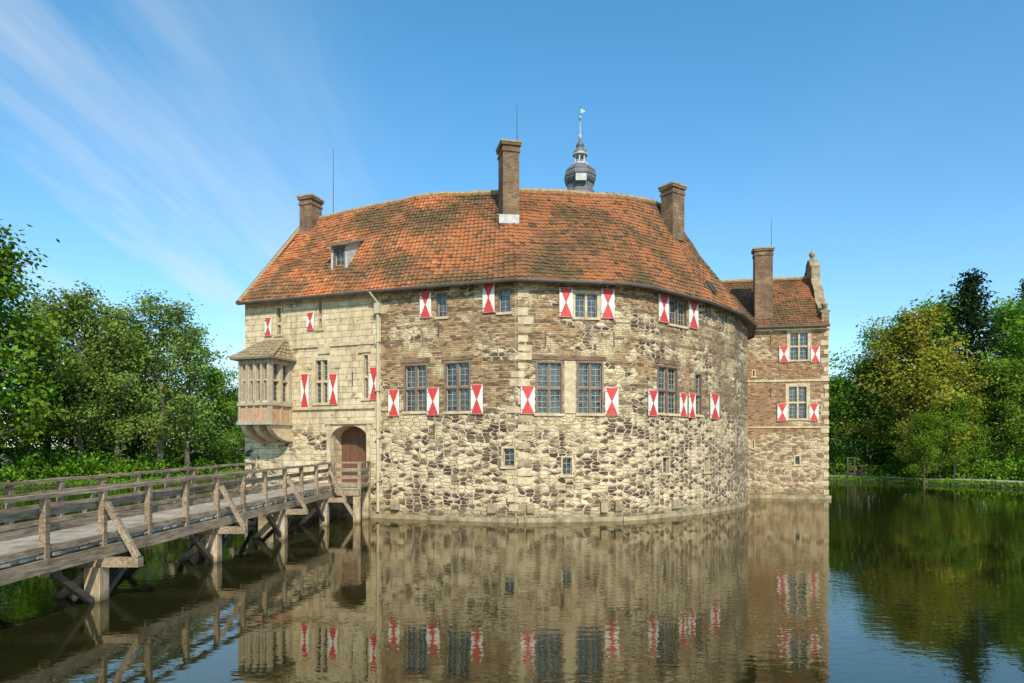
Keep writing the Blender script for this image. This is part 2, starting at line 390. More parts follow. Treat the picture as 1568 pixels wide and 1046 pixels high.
for fc,r in ((f01,(614,659,548,555.5)),(f01,(677,724,545,551.5)),(f12,(816,928,545,551.5)),(f23,(1003,1041,551,558.5)),(f01,(665,688,441,446)),(f01,(759,786,433,438.5)),(f12,(875,920,439,445))):
    u0,u1,z0,z1=fc.rect(*r); fc.box(lt,u0,u1,z0,z1,-.02,.035)
sd=B.A('water_level_blocks',M_stoned)
for fc,r in ((f01,(748,761,771,785)),(f12,(806,818,773,785)),(f12,(919,930,768,784)),(f12,(941,952,767,782)),(f23,(1028,1040,765,778)),(f01,(600,612,766,780))):
    u0,u1,z0,z1=fc.rect(*r); fc.box(sd,u0,u1,z0,z1,0,.16)
rq=random.Random(9)
for k in range(26):
    z=.5+k*.41
    if z+.36>EZ-.1: break
    if rq.random()<.7:
        w_=rq.uniform(.3,.75); f12.box(sd if rq.random()<.4 else st,0.0,w_,z,z+rq.uniform(.26,.36),-.01,.022)
    if rq.random()<.6:
        w_=rq.uniform(.25,.6)
        if not 2.2<z<4.0 and not 8.5<z<10.5: f01.box(st,f01.L-w_,f01.L,z+.02,z+rq.uniform(.26,.34),-.01,.020)
# ---- left wing openings
window(B,Lf,Lf.rect(422,432,469,512),1,2,True,.4,fw=.08); window(B,Lf,Lf.rect(486,495,459,503),1,2,True,.4,fw=.08)
window(B,Lf,Lf.rect(481,504,549,617),2,2,True); window(B,Lf,Lf.rect(555,566,541,610),1,2,True)
for r in ((407,417,487,515),(471,482,479,506),(462,474,573,624),(505,518,573,620),(567,581,563,612)): shutter(B,Lf,Lf.rect(*r))
ga,gb,gz0,gz1=Lf.rect(507,562,650,738); gz0=1.62
Lf.open.append((ga,gb,gz0,gz1,1.0))
wl=B.A('left_wing_wall',M_plas); rw=B.A('ring_wall',M_ring)
Lf.wall(wl,-1.8,EZ)
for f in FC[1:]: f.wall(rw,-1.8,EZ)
gs=B.A('gate_arch',M_stone); n=14; gc=(ga+gb)/2; hw=(gb-ga)/2; rise=.62; zb=gz1-rise-.05
arc=[(gc-hw*math.cos(math.pi*k/n),zb+rise*math.sin(math.pi*k/n)) for k in range(n+1)]
for (a,b) in zip(arc,arc[1:]):
    gs.face([Lf.P(a[0],a[1],.012),Lf.P(b[0],b[1],.012),Lf.P(b[0],gz1+.02,.012),Lf.P(a[0],gz1+.02,.012)])
    gs.face([Lf.P(a[0],a[1],.012),Lf.P(b[0],b[1],.012),Lf.P(b[0],b[1],-.99),Lf.P(a[0],a[1],-.99)])
Lf.box(gs,ga-.22,ga,gz0,gz1+.02,0,.07); Lf.box(gs,gb,gb+.22,gz0,gz1+.02,0,.07); Lf.box(gs,ga-.28,gb+.28,gz1+.02,gz1+.2,0,.11)
dr=B.A('gate_door',M_door); dd=B.A('gate_passage',M_darkw)
dd.face([Lf.P(ga,gz0,-.995),Lf.P(gb,gz0,-.995),Lf.P(gb,gz1,-.995),Lf.P(ga,gz1,-.995)])
nb=8
for k in range(nb):
    a=ga+.03+(gb-ga-.06)*k/nb; b=ga+.03+(gb-ga-.06)*(k+1)/nb-.012; Lf.box(dr,a,b,gz0+.03,gz1-.1,-.97,-.90+.01*(k%2))
for z in (gz0+.5,gz1-.8): Lf.box(B.A('iron_fittings',M_iron),ga+.1,gb-.1,z,z+.06,-.885,-.87)
Lf.box(st,3.1,Lf.L-.3,8.55,8.67,0,.09); Lf.box(st,3.1,Lf.L-.3,5.38,5.52,0,.10)
for u,z in ((7.35,8.2),(5.0,8.25)): Lf.box(st,u-.35,u+.35,z-.05,z+.30,.0,.08)
an=B.A('iron_fittings',M_iron)
for fc,px,py in ((f01,665,660),(f01,672,505),(f12,940,520),(f12,835,520),(Lf,540,580)):
    u=fc.sight(px); z=fc.zz(u,py)
    fc.box(an,u-.02,u+.02,z-.35,z+.35,.0,.05)
pl=B.A('plinth_course',M_stoned)
for f in FC: f.box(pl,0,f.L,-1.8,.20,0,.14)
gp=B.A('downpipes',M_pipe); c=Lf.P(Lf.L-.08,0,.14)
tube(gp,[(c.x,c.y,10.0),(c.x,c.y,.3)],.075,8); box(gp,c.x,c.y,.3,.26,10.0,10.5,-.34); tube(gp,[(c.x,c.y,10.5),(c.x-.35,c.y-.3,11.0)],.06,8)
for z in (8.6,6.2,3.9,1.8): box(gp,c.x,c.y,.22,.2,z,z+.08,-.34)
tube(B.A('lightning_conductor',M_pipe),[f01.P(f01.L-.12,.3,.035),f01.P(f01.L-.12,EZ,.035)],.012,5)
IN=[(-10.5,46.5),(-4.2,41.8),(0,41.2),(2.5,41.5),(3.6,42.0),(5.4,43.2),(6.0,44.2),(6.2,45.5),(6.3,47.3),(5.9,49.2),(4.9,50.8),(3.6,51.8),(.4,52.3),(-2.2,51.6),(-3.8,50.2)]
iw=B.A('courtyard_walls',M_plas)
for a,b in zip(IN,IN[1:]): iw.face([(a[0],a[1],-1.8),(b[0],b[1],-1.8),(b[0],b[1],EZ),(a[0],a[1],EZ)])
for i in (0,-1):
    w,r,q=W[i],RD[i],IN[i]; iw.face([(w[0],w[1],-1.8),(q[0],q[1],-1.8),(q[0],q[1],EZ),(r[0],r[1],RZ[i]-.15),(w[0],w[1],EZ)],[(0,-1.8),(10,-1.8),(10,EZ),(5,RZ[i]),(0,EZ)])
cy=B.A('courtyard_paving',M_stoned); cy.face([(x,y,1.6) for x,y in IN])
# ---- roof
def eave(off,z):
    out=[]
    for i,w in enumerate(W):
        ns=[]
        if i>0: ns.append(FC[i-1].n)
        if i<len(FC): ns.append(FC[i].n)
        m=sum(ns,Vector((0,0,0))).normalized(); m=m/m.dot(ns[0])
        out.append(Vector((w[0]+m.x*off,w[1]+m.y*off,z)))
    return out
Ev=eave(.38,EZ-.12); Rv=[Vector((r[0],r[1],z)) for r,z in zip(RD,RZ)]
Ev[0]=Ev[0]-Lf.t*.18; Rv[0]=Rv[0]-Lf.t*.18
def refine(Es,Rs,idx):
    E2=[];R2=[]
    for i in range(len(Es)):
        if i in idx:
            for k in (-1,0,1):
                if k==0:
                    e=Es[i].lerp((Es[i-1].lerp(Es[i],.84)+Es[i+1].lerp(Es[i],.84))/2,.45)
                    r=Rs[i].lerp((Rs[i-1].lerp(Rs[i],.84)+Rs[i+1].lerp(Rs[i],.84))/2,.45)
                else:
                    j=i+k; e=Es[i].lerp(Es[j],.16); r=Rs[i].lerp(Rs[j],.16)
                E2.append(e);R2.append(r)
        else: E2.append(Es[i]);R2.append(Rs[i])
    return E2,R2
Ee,Re=refine(Ev,Rv,{2})
rf=B.A('tiled_roof',M_tile)
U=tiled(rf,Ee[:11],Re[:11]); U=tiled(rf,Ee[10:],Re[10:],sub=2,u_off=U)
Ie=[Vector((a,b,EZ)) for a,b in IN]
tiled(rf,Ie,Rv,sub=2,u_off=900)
rg=B.A('roof_ridge_tiles',M_ridge)
pts=[]
for a,b in zip(Re,Re[1:]):
    n=max(1,int((b-a).length/.42))
    for k in range(n): pts.append(a.lerp(b,k/n))
pts.append(Re[-1])
for a,b in zip(pts,pts[1:]):
    z=mn.noise(a*.35)*.12+.03*mn.noise(a*3); d=(b-a)*.05
    tube(rg,[a+Vector((0,0,z))-d,b+Vector((0,0,z+.01))+d],[.17,.14],8)
gt=B.A('eaves_gutter',M_gut)
tube(gt,[p+Vector((0,0,-.03)) for p in eave(.47,EZ-.1)],.085,8)
so=B.A('eaves_soffit',M_wdk)
for a,b,c,d in zip(W,W[1:],Ev[1:],Ev): so.face([(a[0],a[1],EZ-.02),(b[0],b[1],EZ-.02),tuple(c),tuple(d)])
beam(gt,Ev[0]+Vector((0,0,.02)),Rv[0]+Vector((0,0,.05)),.14,.16)
tube(B.A('verge_tiles',M_ridge),[Ev[0]+Vector((.1,0,.12)),Rv[0]+Vector((.1,0,.12))],.1,6)
def chimney(bl,x,y,sx,sy,zb,zt,rot,nm='chimney'):
    a=bl.A(nm+'_stacks',M_chim); box(a,x,y,sx,sy,zb,zt-.55,rot)
    box(a,x,y,sx+.10,sy+.10,zt-.55,zt-.42,rot); box(a,x,y,sx+.02,sy+.02,zt-.42,zt-.24,rot); box(a,x,y,sx+.18,sy+.18,zt-.24,zt-.1,rot)
    box(bl.A(nm+'_caps',M_stoned),x,y,sx+.24,sy+.24,zt-.1,zt,rot)
    for k in (-.22,.22): box(bl.A(nm+'_flues',M_darkw),x+k*sx*1.2,y,.22,.22,zt,zt+.06,rot)
chimney(B,-.17,34.9,.84,1.15,14.2,18.9,.22)
fl=B.A('lead_flashing',M_leadr); box(fl,-.17,34.55,1.02,.6,14.7,15.15,.1)
chimney(B,9.15,38.9,.95,.9,15.2,18.35,.6); chimney(B,-12.0,40.7,.85,1.0,15.9,18.35,-.34)
lr=B.A('lightning_rods',M_iron)
for x,y,a,b in ((-.17+.42,34.9,18.9,21.1),(-10.55,40.3,17.2,21.2)): tube(lr,[(x,y,a),(x,y,b)],[.025,.012],5)
dm=B.A('dormer_cheeks',M_leadr)
def Lr(u,k,z): return Lf.P(u,z,-k)
sl=(17.2-(EZ-.12))/(5.45+.38)
def rz(k): return EZ-.12+(k+.38)*sl
u0,u1=4.72,5.72; k0=.95; zf=rz(k0)-.05; zt=zf+1.6
s2=.38; kb=k0+(zt-rz(k0))/(sl-s2)
for u in (u0,u1): dm.face([Lr(u,k0,zf),Lr(u,kb,rz(kb)),Lr(u,k0,zt)])
fd=Facet(tuple(Lr(u0,k0,0))[:2],tuple(Lr(u1,k0,0))[:2])
window(B,fd,(.14,fd.L-.14,zf+.3,zt-.14),1,1,False,fw=.07); fd.wall(dm,zf-.1,zt)
ds=B.A('dormer_roof',M_wdk)
ds.hexa([Lr(u0-.18,k0-.28,zt-.12),Lr(u1+.18,k0-.28,zt-.12),Lr(u1+.18,kb+.2,rz(kb)+.1),Lr(u0-.18,kb+.2,rz(kb)+.1),Lr(u0-.18,k0-.28,zt-.04),Lr(u1+.18,k0-.28,zt-.04),Lr(u1+.18,kb+.2,rz(kb)+.18),Lr(u0-.18,kb+.2,rz(kb)+.18)])
def onroof(i,s,t,off):
    p=Ev[i].lerp(Ev[i+1],s).lerp(Rv[i].lerp(Rv[i+1],s),t); nn=(Ev[i+1]-Ev[i]).cross(Rv[i]-Ev[i]).normalized()
    if nn.z<0: nn=-nn
    return p+nn*off
q=[onroof(5,.30,.13,.14),onroof(5,.45,.13,.14),onroof(5,.45,.22,.14),onroof(5,.30,.22,.14)]; B.A('roof_light',M_glass).face(q)
for a,b in zip(q,q[1:]+q[:1]): beam(B.A('roof_light_frame',M_iron),a,b,.06,.08)
# ---- corner oriel
ou0,ou1,pj=1.05,2.95,1.6
oz0,oz1=4.75,7.95
A0,A1,A2,A3=Lf.P(ou0,0),Lf.P(ou0,0,pj),Lf.P(ou1,0,pj),Lf.P(ou1,0)
def xy(v): return (v.x,v.y)
oF=[Facet(xy(A0),xy(A1)),Facet(xy(A1),xy(A2)),Facet(xy(A2),xy(A3))]
M_or=simple('oriel_red_panels',(.40,.18,.09),(.58,.34,.19),5,.9,.01)
ob=B.A('oriel_panels',M_or); ow=B.A('oriel_timber',M_wfr)
for k,f in enumerate(oF):
    nl=4 if k==1 else 2
    for i in range(nl):
        a=.12+(f.L-.24)*i/nl+.04; b=.12+(f.L-.24)*(i+1)/nl-.04
        window(B,f,(a,b,5.78,7.72),1,2,True,.55,fw=.045)
    f.wall(ow,5.66,oz1)
    ob.face([f.P(0,oz0),f.P(f.L,oz0),f.P(f.L,5.66),f.P(0,5.66)])
    for i in range(nl+1):
        x=.06+(f.L-.12)*i/nl; f.box(ow,x-.06,x+.06,oz0,oz1,.0,.07)
    f.box(ow,-.05,f.L+.05,5.55,5.68,.072,.12); f.box(ow,-.06,f.L+.06,oz0-.16,oz0,0,.14)
bt=B.A('oriel_base',M_stone); bt.face([f.P(x,oz0-.02) for f,x in ((oF[0],0),(oF[1],0),(oF[2],0),(oF[2],oF[2].L))])
bt.face([oF[0].P(0,oz1),oF[1].P(0,oz1),oF[2].P(0,oz1),oF[2].P(oF[2].L,oz1)])
for u in (ou0+.15,(ou0+ou1)/2,ou1-.15):
    prof=[(0,3.75)]+[(pj*.95*math.sin(a)**.9 if a>0 else .1,3.75+.86*(1-math.cos(a))**.8) for a in [math.pi/2*k/7 for k in range(8)]]+[(0,oz0-.16)]
    prof.insert(-1,(pj*.95,oz0-.16))
    L=[Lf.P(u-.16,z,d) for d,z in prof]; R=[Lf.P(u+.16,z,d) for d,z in prof]
    bt.face(L); bt.face(R[::-1])
    for i in range(len(prof)): j=(i+1)%len(prof); bt.face([L[i],L[j],R[j],R[i]])
M_or2=simple('oriel_roof_tiles',(.20,.15,.08),(.34,.26,.15),5,.9,.03)
orf=B.A('oriel_roof',M_or2); e=.3
p=[Lf.P(ou0-e,7.9,0),Lf.P(ou0-e,7.9,pj+e),Lf.P(ou1+e,7.9,pj+e),Lf.P(ou1+e,7.9,0)]; t=[Lf.P(ou0+.35,9.0,0.02),Lf.P(ou1-.35,9.0,0.02)]
tiled(orf,[p[1],p[2]],[t[0],t[1]],u_off=3000); tiled(orf,[p[2],p[3]],[t[1],t[1]+Vector((.02,.02,0))],u_off=3100); tiled(orf,[p[0],p[1]],[t[0]-Vector((.02,-.02,0)),t[0]],u_off=3200)
orf.face(p)
for a,b in zip(p,p[1:]): beam(B.A('oriel_roof_edge',M_wdk),a,b,.1,.1)
for a,b in ((p[1],t[0]),(p[2],t[1])): tube(orf,[a+Vector((0,0,.06)),b+Vector((0,0,.06))],.08,6)
# ---- stair turret
tx,ty=4.83,48.4; tw=B.A('stair_turret_wall',M_plas); lathe(tw,tx,ty,[(1.0,1.6),(1.0,20.9)],8,.39)
ts=B.A('cupola_slates',M_slate)
lathe(ts,tx,ty,[(1.02,20.9),(1.28,20.9),(1.2,21.3),(.92,21.75),(.95,22.05),(1.15,22.4),(1.17,22.8),(1.0,23.15),(.7,23.42),(.5,23.55)],8,.39)
tl=B.A('cupola_lantern',M_leadr); lathe(tl,tx,ty,[(.62,23.45),(.62,23.6),(.34,23.62),(.34,23.7)],8,.39)
for k in range(6):
    a=k*math.pi/3+.3; tube(tl,[(tx+.36*math.cos(a),ty+.36*math.sin(a),23.6),(tx+.36*math.cos(a),ty+.36*math.sin(a),24.25)],.055,6)
lathe(tl,tx,ty,[(.0,24.2),(.56,24.2),(.56,24.3)],8,.39)
lathe(ts,tx,ty,[(.56,24.3),(.5,24.5),(.3,24.62),(.26,24.75),(.32,24.9),(.22,25.1),(.09,25.3),(.07,25.5)],8,.39)
lathe(B.A('cupola_spire',M_leadr),tx,ty,[(.1,25.4),(.13,25.6),(.05,25.75),(.06,26.5),(.04,26.6)],8)
tube(lr,[(tx,ty,26.4),(tx,ty,27.7)],.03,6); lathe(B.A('vane_ball',M_copper),tx,ty,[(.02,26.75),(.11,26.85),(.11,26.95),(.02,27.05)],10)
vn=B.A('weather_vane',M_copper); vn.hexa([(tx,ty-.02,27.2),(tx+.38,ty-.02,27.28),(tx+.38,ty+.02,27.28),(tx,ty+.02,27.2),(tx,ty-.02,27.55),(tx+.28,ty-.02,27.45),(tx+.28,ty+.02,27.45),(tx,ty+.02,27.55)])
for z,r in ((21.5,1.10),(22.2,1.08),(22.6,1.2),(23.0,1.12)): lathe(ts,tx,ty,[(r-.03,z-.03),(r,z),(r-.05,z+.02)],8,.39)
box(B.A('cupola_dormer',M_leadr),tx-.05,ty-1.05,.75,.35,22.0,22.55); box(ts,tx-.05,ty-1.05,.9,.5,22.55,22.62)
B.done()

# ================================================================= RIGHT BUILDING
T=Bld('gabled_tower_house')
g0=(21.6,46.6); gl=(13.0,48.2); tf=Facet(gl,g0); td=Vector((-tf.n.x,-tf.n.y,0))
ez=11.9; dep=8.6; rzT=16.15
for r in ((1208,1239,508,551),(1206,1237,590,641)): window(T,tf,tf.rect(*r),2,2,True)
for r in ((1193,1207,530,555),(1241,1255,530,555),(1190,1205,618,645),(1239,1253,618,645)): shutter(T,tf,tf.rect(*r))
for r in ((1216,1226,697,711),(1151,1156,673,686),(1151,1157,566,576)): window(T,tf,tf.rect(*r),1,1,True,bars=False,fw=.07)
tw=T.A('brick_walls',M_tow); tf.wall(tw,-1.8,ez)
c1=Vector((*g0,0)); c0=Vector((*gl,0)); c2=c1+td*dep+Vector((.3,0,0)); c3=c0+td*dep
fs=Facet((c1.x,c1.y),(c2.x,c2.y),20); fb=Facet((c2.x,c2.y),(c3.x,c3.y),40); fb.wall(tw,-1.8,ez)
for z in (3.0,6.2,9.0):
    for u in (2.2,5.6): window(T,fs,(u,u+1.0,z,z+1.5),2,2,True)
fs.wall(tw,-1.8,ez)
ts2=T.A('stone_bands',M_stone)
for z,h,d in ((8.05,.14,.06),(4.85,.12,.06),(ez-.28,.16,.08)): tf.box(ts2,3.2,tf.L+.06,z,z+h,0,d); fs.box(ts2,.0,fs.L,z,z+h,0,d)
for k in range(19):
    w=.5 if k%2 else .3; tf.box(ts2,tf.L-w,tf.L+.03,.3+k*.6,.3+k*.6+.32,.0,.028)
tf.box(T.A('plinth_course',M_stoned),3.0,tf.L+.15,-1.8,.22,0,.16); fs.box(T.A('plinth_course'),0.18,fs.L,-1.8,.22,0,.16)
for px,py in ((1180,600),(1180,520),(1262,600)):
    u=tf.sight(px);z=tf.zz(u,py); tf.box(T.A('iron_fittings',M_iron),u-.02,u+.02,z-.3,z+.3,0,.05)
rt=T.A('tiled_roof',M_tile); mid=dep/2
e0=tf.P(-.2,ez-.05,.3);e1=tf.P(tf.L,ez-.05,.3); r0=tf.P(-.2,rzT,-mid); r1=tf.P(tf.L,rzT,-mid)
q0=tf.P(-.2,ez-.05,-dep-.3); q1=tf.P(tf.L,ez-.05,-dep-.3)
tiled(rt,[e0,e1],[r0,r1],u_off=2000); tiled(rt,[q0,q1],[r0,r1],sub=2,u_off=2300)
tube(T.A('roof_ridge_tiles',M_ridge),[r0,r1],.15,8); tube(T.A('eaves_gutter',M_gut),[tf.P(-.2,ez-.12,.38),tf.P(tf.L,ez-.12,.38)],.08,8)
half=[(0,ez-.4),(0,ez+.9),(.6,ez+.9),(.75,ez+1.15),(1.15,ez+1.55),(1.6,ez+1.8),(1.85,ez+2.1),(2.1,ez+2.75),(2.6,ez+3.25),(2.95,ez+3.5),(3.1,ez+3.95),(3.1,ez+4.75),(3.45,ez+4.85),(3.7,ez+5.25),(mid,ez+5.5)]
prof=half+[(dep-s_,z) for s_,z in half[::-1][1:]]
gp=T.A('gable_parapet',M_tow)
Lo=[fs.P(s_,z,.05) for s_,z in prof]; Li=[fs.P(s_,z,-.42) for s_,z in prof]
gp.face(Lo,[(s_,z) for s_,z in prof]); gp.face(Li[::-1],[(s_,z) for s_,z in prof][::-1])
cp=T.A('gable_coping',M_stoned)
for i in range(len(prof)-1):
    gp.face([Lo[i],Lo[i+1],Li[i+1],Li[i]])
    if i>0 and i<len(prof)-2: a=(Lo[i]+Li[i])/2;b=(Lo[i+1]+Li[i+1])/2; beam(cp,a+Vector((0,0,.05)),b+Vector((0,0,.05)),.62,.12)
for s_,z in ((.3,ez+.95),(mid,ez+5.5),(dep-.3,ez+.95)):
    c=fs.P(s_,0,-.18); lathe(cp,c.x,c.y,[(.22,z),(.22,z+.14),(.09,z+.2),(.2,z+.36),(.24,z+.5),(.17,z+.66),(.05,z+.74),(.03,z+.86)],10)
u=tf.sight(1171)
c=tf.P(u,0,-.75); chimney(T,c.x,c.y,1.2,.8,ez,17.5,math.atan2(tf.t.y,tf.t.x)); tube(T.A('lightning_rod',M_iron),[(c.x+.6,c.y,17.4),(c.x+.6,c.y,19.7)],[.025,.012],5)
T.done()

# ================================================================= BRIDGE
G=Bld('wooden_footbridge')
slope=.057
def nx_(y): return -9.15+slope*(y-15)
def dz(y): return 1.30+.018*(y-15)
WD=3.2; Y0,Y1=0.5,31.2
dk=G.A('deck_planks',M_deck); wd=G.A('timber_rails',M_wood); pi=G.A('timber_piles',M_pile); wt=G.A('under_deck_beams',M_darkw)
y=Y0
rnd=random.Random(3)
while y<Y1:
    z=dz(y)+rnd.uniform(-.006,.006); a=rnd.uniform(-.05,.05)
    beam(dk,(nx_(y)+.12+a,y,z-.03),(nx_(y)-WD-.12+a,y+WD*slope,z-.03),.19,.06); y+=.205
for k in (0.05,.8,1.6,2.4,3.15):
    beam(wt if k not in (.05,3.15) else wd,(nx_(Y0)-k,Y0,dz(Y0)-.2),(nx_(Y1+2)-k,Y1+2,dz(Y1+2)-.2),.16,.28)
posts=[15.07+1.72*i for i in range(-8,10)]
for y in posts:
    for side in (0,1):
        x=nx_(y)+.10 if side==0 else nx_(y)-WD-.10; z=dz(y)
        beam(wd,(x,y,z-.45),(x+rnd.uniform(-.02,.02),y,z+1.12),.13,.13,Vector((0,1,0)))
for side in (0,1):
    o=.10 if side==0 else -WD-.10; ins=-.1 if side==0 else .1
    for a,b in zip(posts,posts[1:]):
        j=[rnd.uniform(-.02,.02) for _ in range(4)]
        beam(wd,(nx_(a)+o,a-.02,dz(a)+1.15+j[0]),(nx_(b)+o,b+.02,dz(b)+1.15+j[1]),.17,.08)
        for k,h in enumerate((.82,.48)):
            beam(wd,(nx_(a)+o+ins,a-.05,dz(a)+h+j[k]),(nx_(b)+o+ins,b+.05,dz(b)+h+j[k+1]),.05,.15)
    beam(wd,(nx_(Y0)+o*.97,Y0,dz(Y0)+.10),(nx_(Y1)+o*.97,Y1,dz(Y1)+.10),.10,.12)
    for a,b in zip(posts,posts[1:]):
        beam(wd,(nx_(a)+o+(.09 if side==0 else -.09),a-.0,dz(a)-.22+rnd.uniform(-.015,.015)),(nx_(b)+o+(.09 if side==0 else -.09),b-.012,dz(b)-.22+rnd.uniform(-.015,.015)),.05,.26)
for y in (9.9,15.07,20.3,25.4,30.2):
    z=dz(y); xa=nx_(y); xb=xa-WD
    beam(wd,(xa+.95,y,z-.46),(xb-.95,y,z-.46),.22,.2)
    for x in (xa-.02,xb+.02):
        beam(pi,(x,y,-1.7),(x,y,z-.56),.34,.34,Vector((0,1,0)))
    beam(wd,(xa+.2,y,z+.85),(xa+.88,y,z-.36),.12,.12,Vector((0,1,0))); beam(wd,(xb-.2,y,z+.85),(xb-.88,y,z-.36),.12,.12,Vector((0,1,0)))
    beam(pi,(xa-.2,y+.25,z-.6),(xa-2.0,y+.25,-.9),.17,.17,Vector((0,1,0))); beam(wt,(xb+.2,y-.25,z-.6),(xa-1.0,y-.25,-.9),.17,.17,Vector((0,1,0)))
    for x in (xa-.02,xb+.02):
        beam(wt,(x,y-1.6,z-.36),(x,y-.1,z-1.35),.13,.13,Vector((1,0,0))); beam(wt,(x,y+1.6,z-.36),(x,y+.1,z-1.35),.13,.13,Vector((1,0,0)))
y=31.2
while y<35.2:
    beam(dk,(-7.0,y,dz(y)-.03),(-11.6,y,dz(y)-.03),.19,.06); y+=.205
beam(wd,(-11.6,31.15,1.38),(-6.95,31.15,1.38),.14,.26)
seq=[(-8.15,31.1),(-6.98,31.25),(-6.98,33.3)]
for p,q in zip(seq,seq[1:]):
    for h,w,t in ((1.15,.15,.08),(.82,.05,.15),(.48,.05,.15),(.10,.1,.12)):
        beam(wd,(*p,1.6+h),(*q,1.6+h),w,t)
for x,y_ in seq: beam(wd,(x,y_,1.1),(x,y_,2.78),.14,.14,Vector((0,1,0)))
for x,y_ in ((-7.1,31.3),(-7.1,33.2)): beam(pi,(x,y_,-1.7),(x,y_,1.3),.3,.3,Vector((0,1,0)))
beam(wd,(-7.1,31.3,.1),(-7.9,31.3,1.3),.14,.14,Vector((0,1,0)))
st=G.A('masonry_pier',M_ring); box(st,-10.6,34.2,1.8,2.6,-1.8,1.3)
G.done()

# ================================================================= TERRAIN, WATER, PATH
C0=(0.0,48.0)
def mrad(a): return 44+.8*math.sin(3*a+1)+.5*math.sin(7*a)
def hgt(x,y):
    dx,dy=x-C0[0],y-C0[1]; r=math.hypot(dx,dy); a=math.atan2(dy,dx); k=r-mrad(a)
    pts=[(-99,-1.8),(-2,-1.8),(-.4,-.30),(.1,.10),(.6,.28),(2.5,.42),(4,.48),(8,.7),(30,1.5),(200,3),(3000,8)]
    for (a0,h0),(a1,h1) in zip(pts,pts[1:]):
        if k<=a1: h=h0+(h1-h0)*(k-a0)/(a1-a0); break
    else: h=8
    if k>.2: h+=mn.noise(Vector((x*.15,y*.15,0)))*min(1,(k-.2)*.3)*.2
    return h
v=[(C0[0],C0[1],-1.8)];f=[];NA=220
ks=[-38,-20,-6,-2,-1,-.4,-.1,.15,.4,.7,1.2,1.8,2.5,3.3,4,5,6.5,8,11,15,20,26,34,45,70,110,200,400,900,2500]
for k in ks:
    for i in range(NA):
        a=2*math.pi*i/NA; r=mrad(a)+k; x=C0[0]+r*math.cos(a);y=C0[1]+r*math.sin(a); v.append((x,y,hgt(x,y)))
for i in range(NA): f.append((0,1+i,1+(i+1)%NA))
for j in range(len(ks)-1):
    for i in range(NA):
        a=1+j*NA+i;b=1+j*NA+(i+1)%NA; f.append((a,a+NA,b+NA,b))
me=bpy.data.meshes.new('ground'); me.from_pydata(v,[],f); me.polygons.foreach_set('use_smooth',[True]*len(f))
gm,nt,b=newmat('grass_ground'); co=coords(nt)
n1=nz(nt,co,.5,4,.6); n2=nz(nt,co,9,3,.7)
c=ramp(nt,n1,[(.3,(.05,.085,.018)),(.5,(.075,.13,.025)),(.7,(.11,.14,.035))]); c=mix(nt,mr(nt,n2,.4,.75,0,.6),c,(.10,.085,.04))
z=nd(nt,'ShaderNodeSeparateXYZ',{0:co}).outputs[2]; c=mix(nt,mr(nt,z,.05,.28,1,0),c,(.07,.055,.03))
nt.links.new(c,b.inputs['Base Color']); b.inputs['Roughness'].default_value=.95; bump(nt,b,n2,1,.12); me.materials.append(gm)
o=bpy.data.objects.new('ground',me); scene.collection.objects.link(o)
v=[];f=[]
for i in range(NA+1):
    a=2*math.pi*i/NA
    for k in (1.5,2.3,3.1,3.9):
        r=mrad(a)+k; x=C0[0]+r*math.cos(a);y=C0[1]+r*math.sin(a); v.append((x,y,hgt(x,y)+.05))
for i in range(NA):
    for k in range(3): a=i*4+k; f.append((a,a+1,a+5,a+4))
me=bpy.data.meshes.new('gravel_path'); me.from_pydata(v,[],f)
me.materials.append(simple('gravel',(.22,.20,.17),(.36,.33,.28),12,.95,.02)); o=bpy.data.objects.new('gravel_path',me); scene.collection.objects.link(o)
# small timber gate and fence on the far right bank
K=Bld('bank_fence_gate'); kf=K.A('fence_timber',M_darkw)
fx,fy=36.6,74.5
for i in range(4): beam(kf,(fx+i*.95,fy+.35*i,.3),(fx+i*.95,fy+.35*i,2.6 if i<2 else 1.7),.16,.16,Vector((0,1,0)))
for h in (.8,1.2,1.6): beam(kf,(fx,fy,h),(fx+2.85,fy+1.05,h),.05,.13)
beam(kf,(fx,fy,2.5),(fx+.95,fy+.35,2.5),.12,.12)
K.done()
wm=bpy.data.materials.new('moat_water'); wm.use_nodes=True; nt=wm.node_tree; nt.nodes.clear()
co=coords(nt); out=nd(nt,'ShaderNodeOutputMaterial')
rp=nz(nt,nd(nt,'ShaderNodeMapping',{0:co,3:(1.0,1.9,1)}).outputs[0],2.6,2,.5); rp2=nz(nt,co,.4,1,.5)
big=nz(nt,co,.07,2,.5)
h=mt(nt,'ADD',mt(nt,'MULTIPLY',rp,.35),rp2)
bp=nd(nt,'ShaderNodeBump',{'Height':h,'Strength':mr(nt,big,.42,.60,.10,.38),'Distance':.04})
fr=nd(nt,'ShaderNodeFresnel',{'IOR':2.3,'Normal':bp.outputs[0]})
gl=nd(nt,'ShaderNodeBsdfGlossy',{'Color':(.94,.90,.80,1),'Roughness':.008,'Normal':bp.outputs[0]})
df=nd(nt,'ShaderNodeBsdfDiffuse',{'Color':(.016,.017,.004,1)})
ms=nd(nt,'ShaderNodeMixShader',{0:fr.outputs[0],1:df.outputs[0],2:gl.outputs[0]}); nt.links.new(ms.outputs[0],out.inputs[0])
NW=96; v=[(C0[0]+46.5*math.cos(2*math.pi*i/NW),C0[1]+46.5*math.sin(2*math.pi*i/NW),0) for i in range(NW)]
me=bpy.data.meshes.new('moat_water'); me.from_pydata(v,[],[tuple(range(NW))]); me.materials.append(wm)
o=bpy.data.objects.new('moat_water',me); scene.collection.objects.link(o)

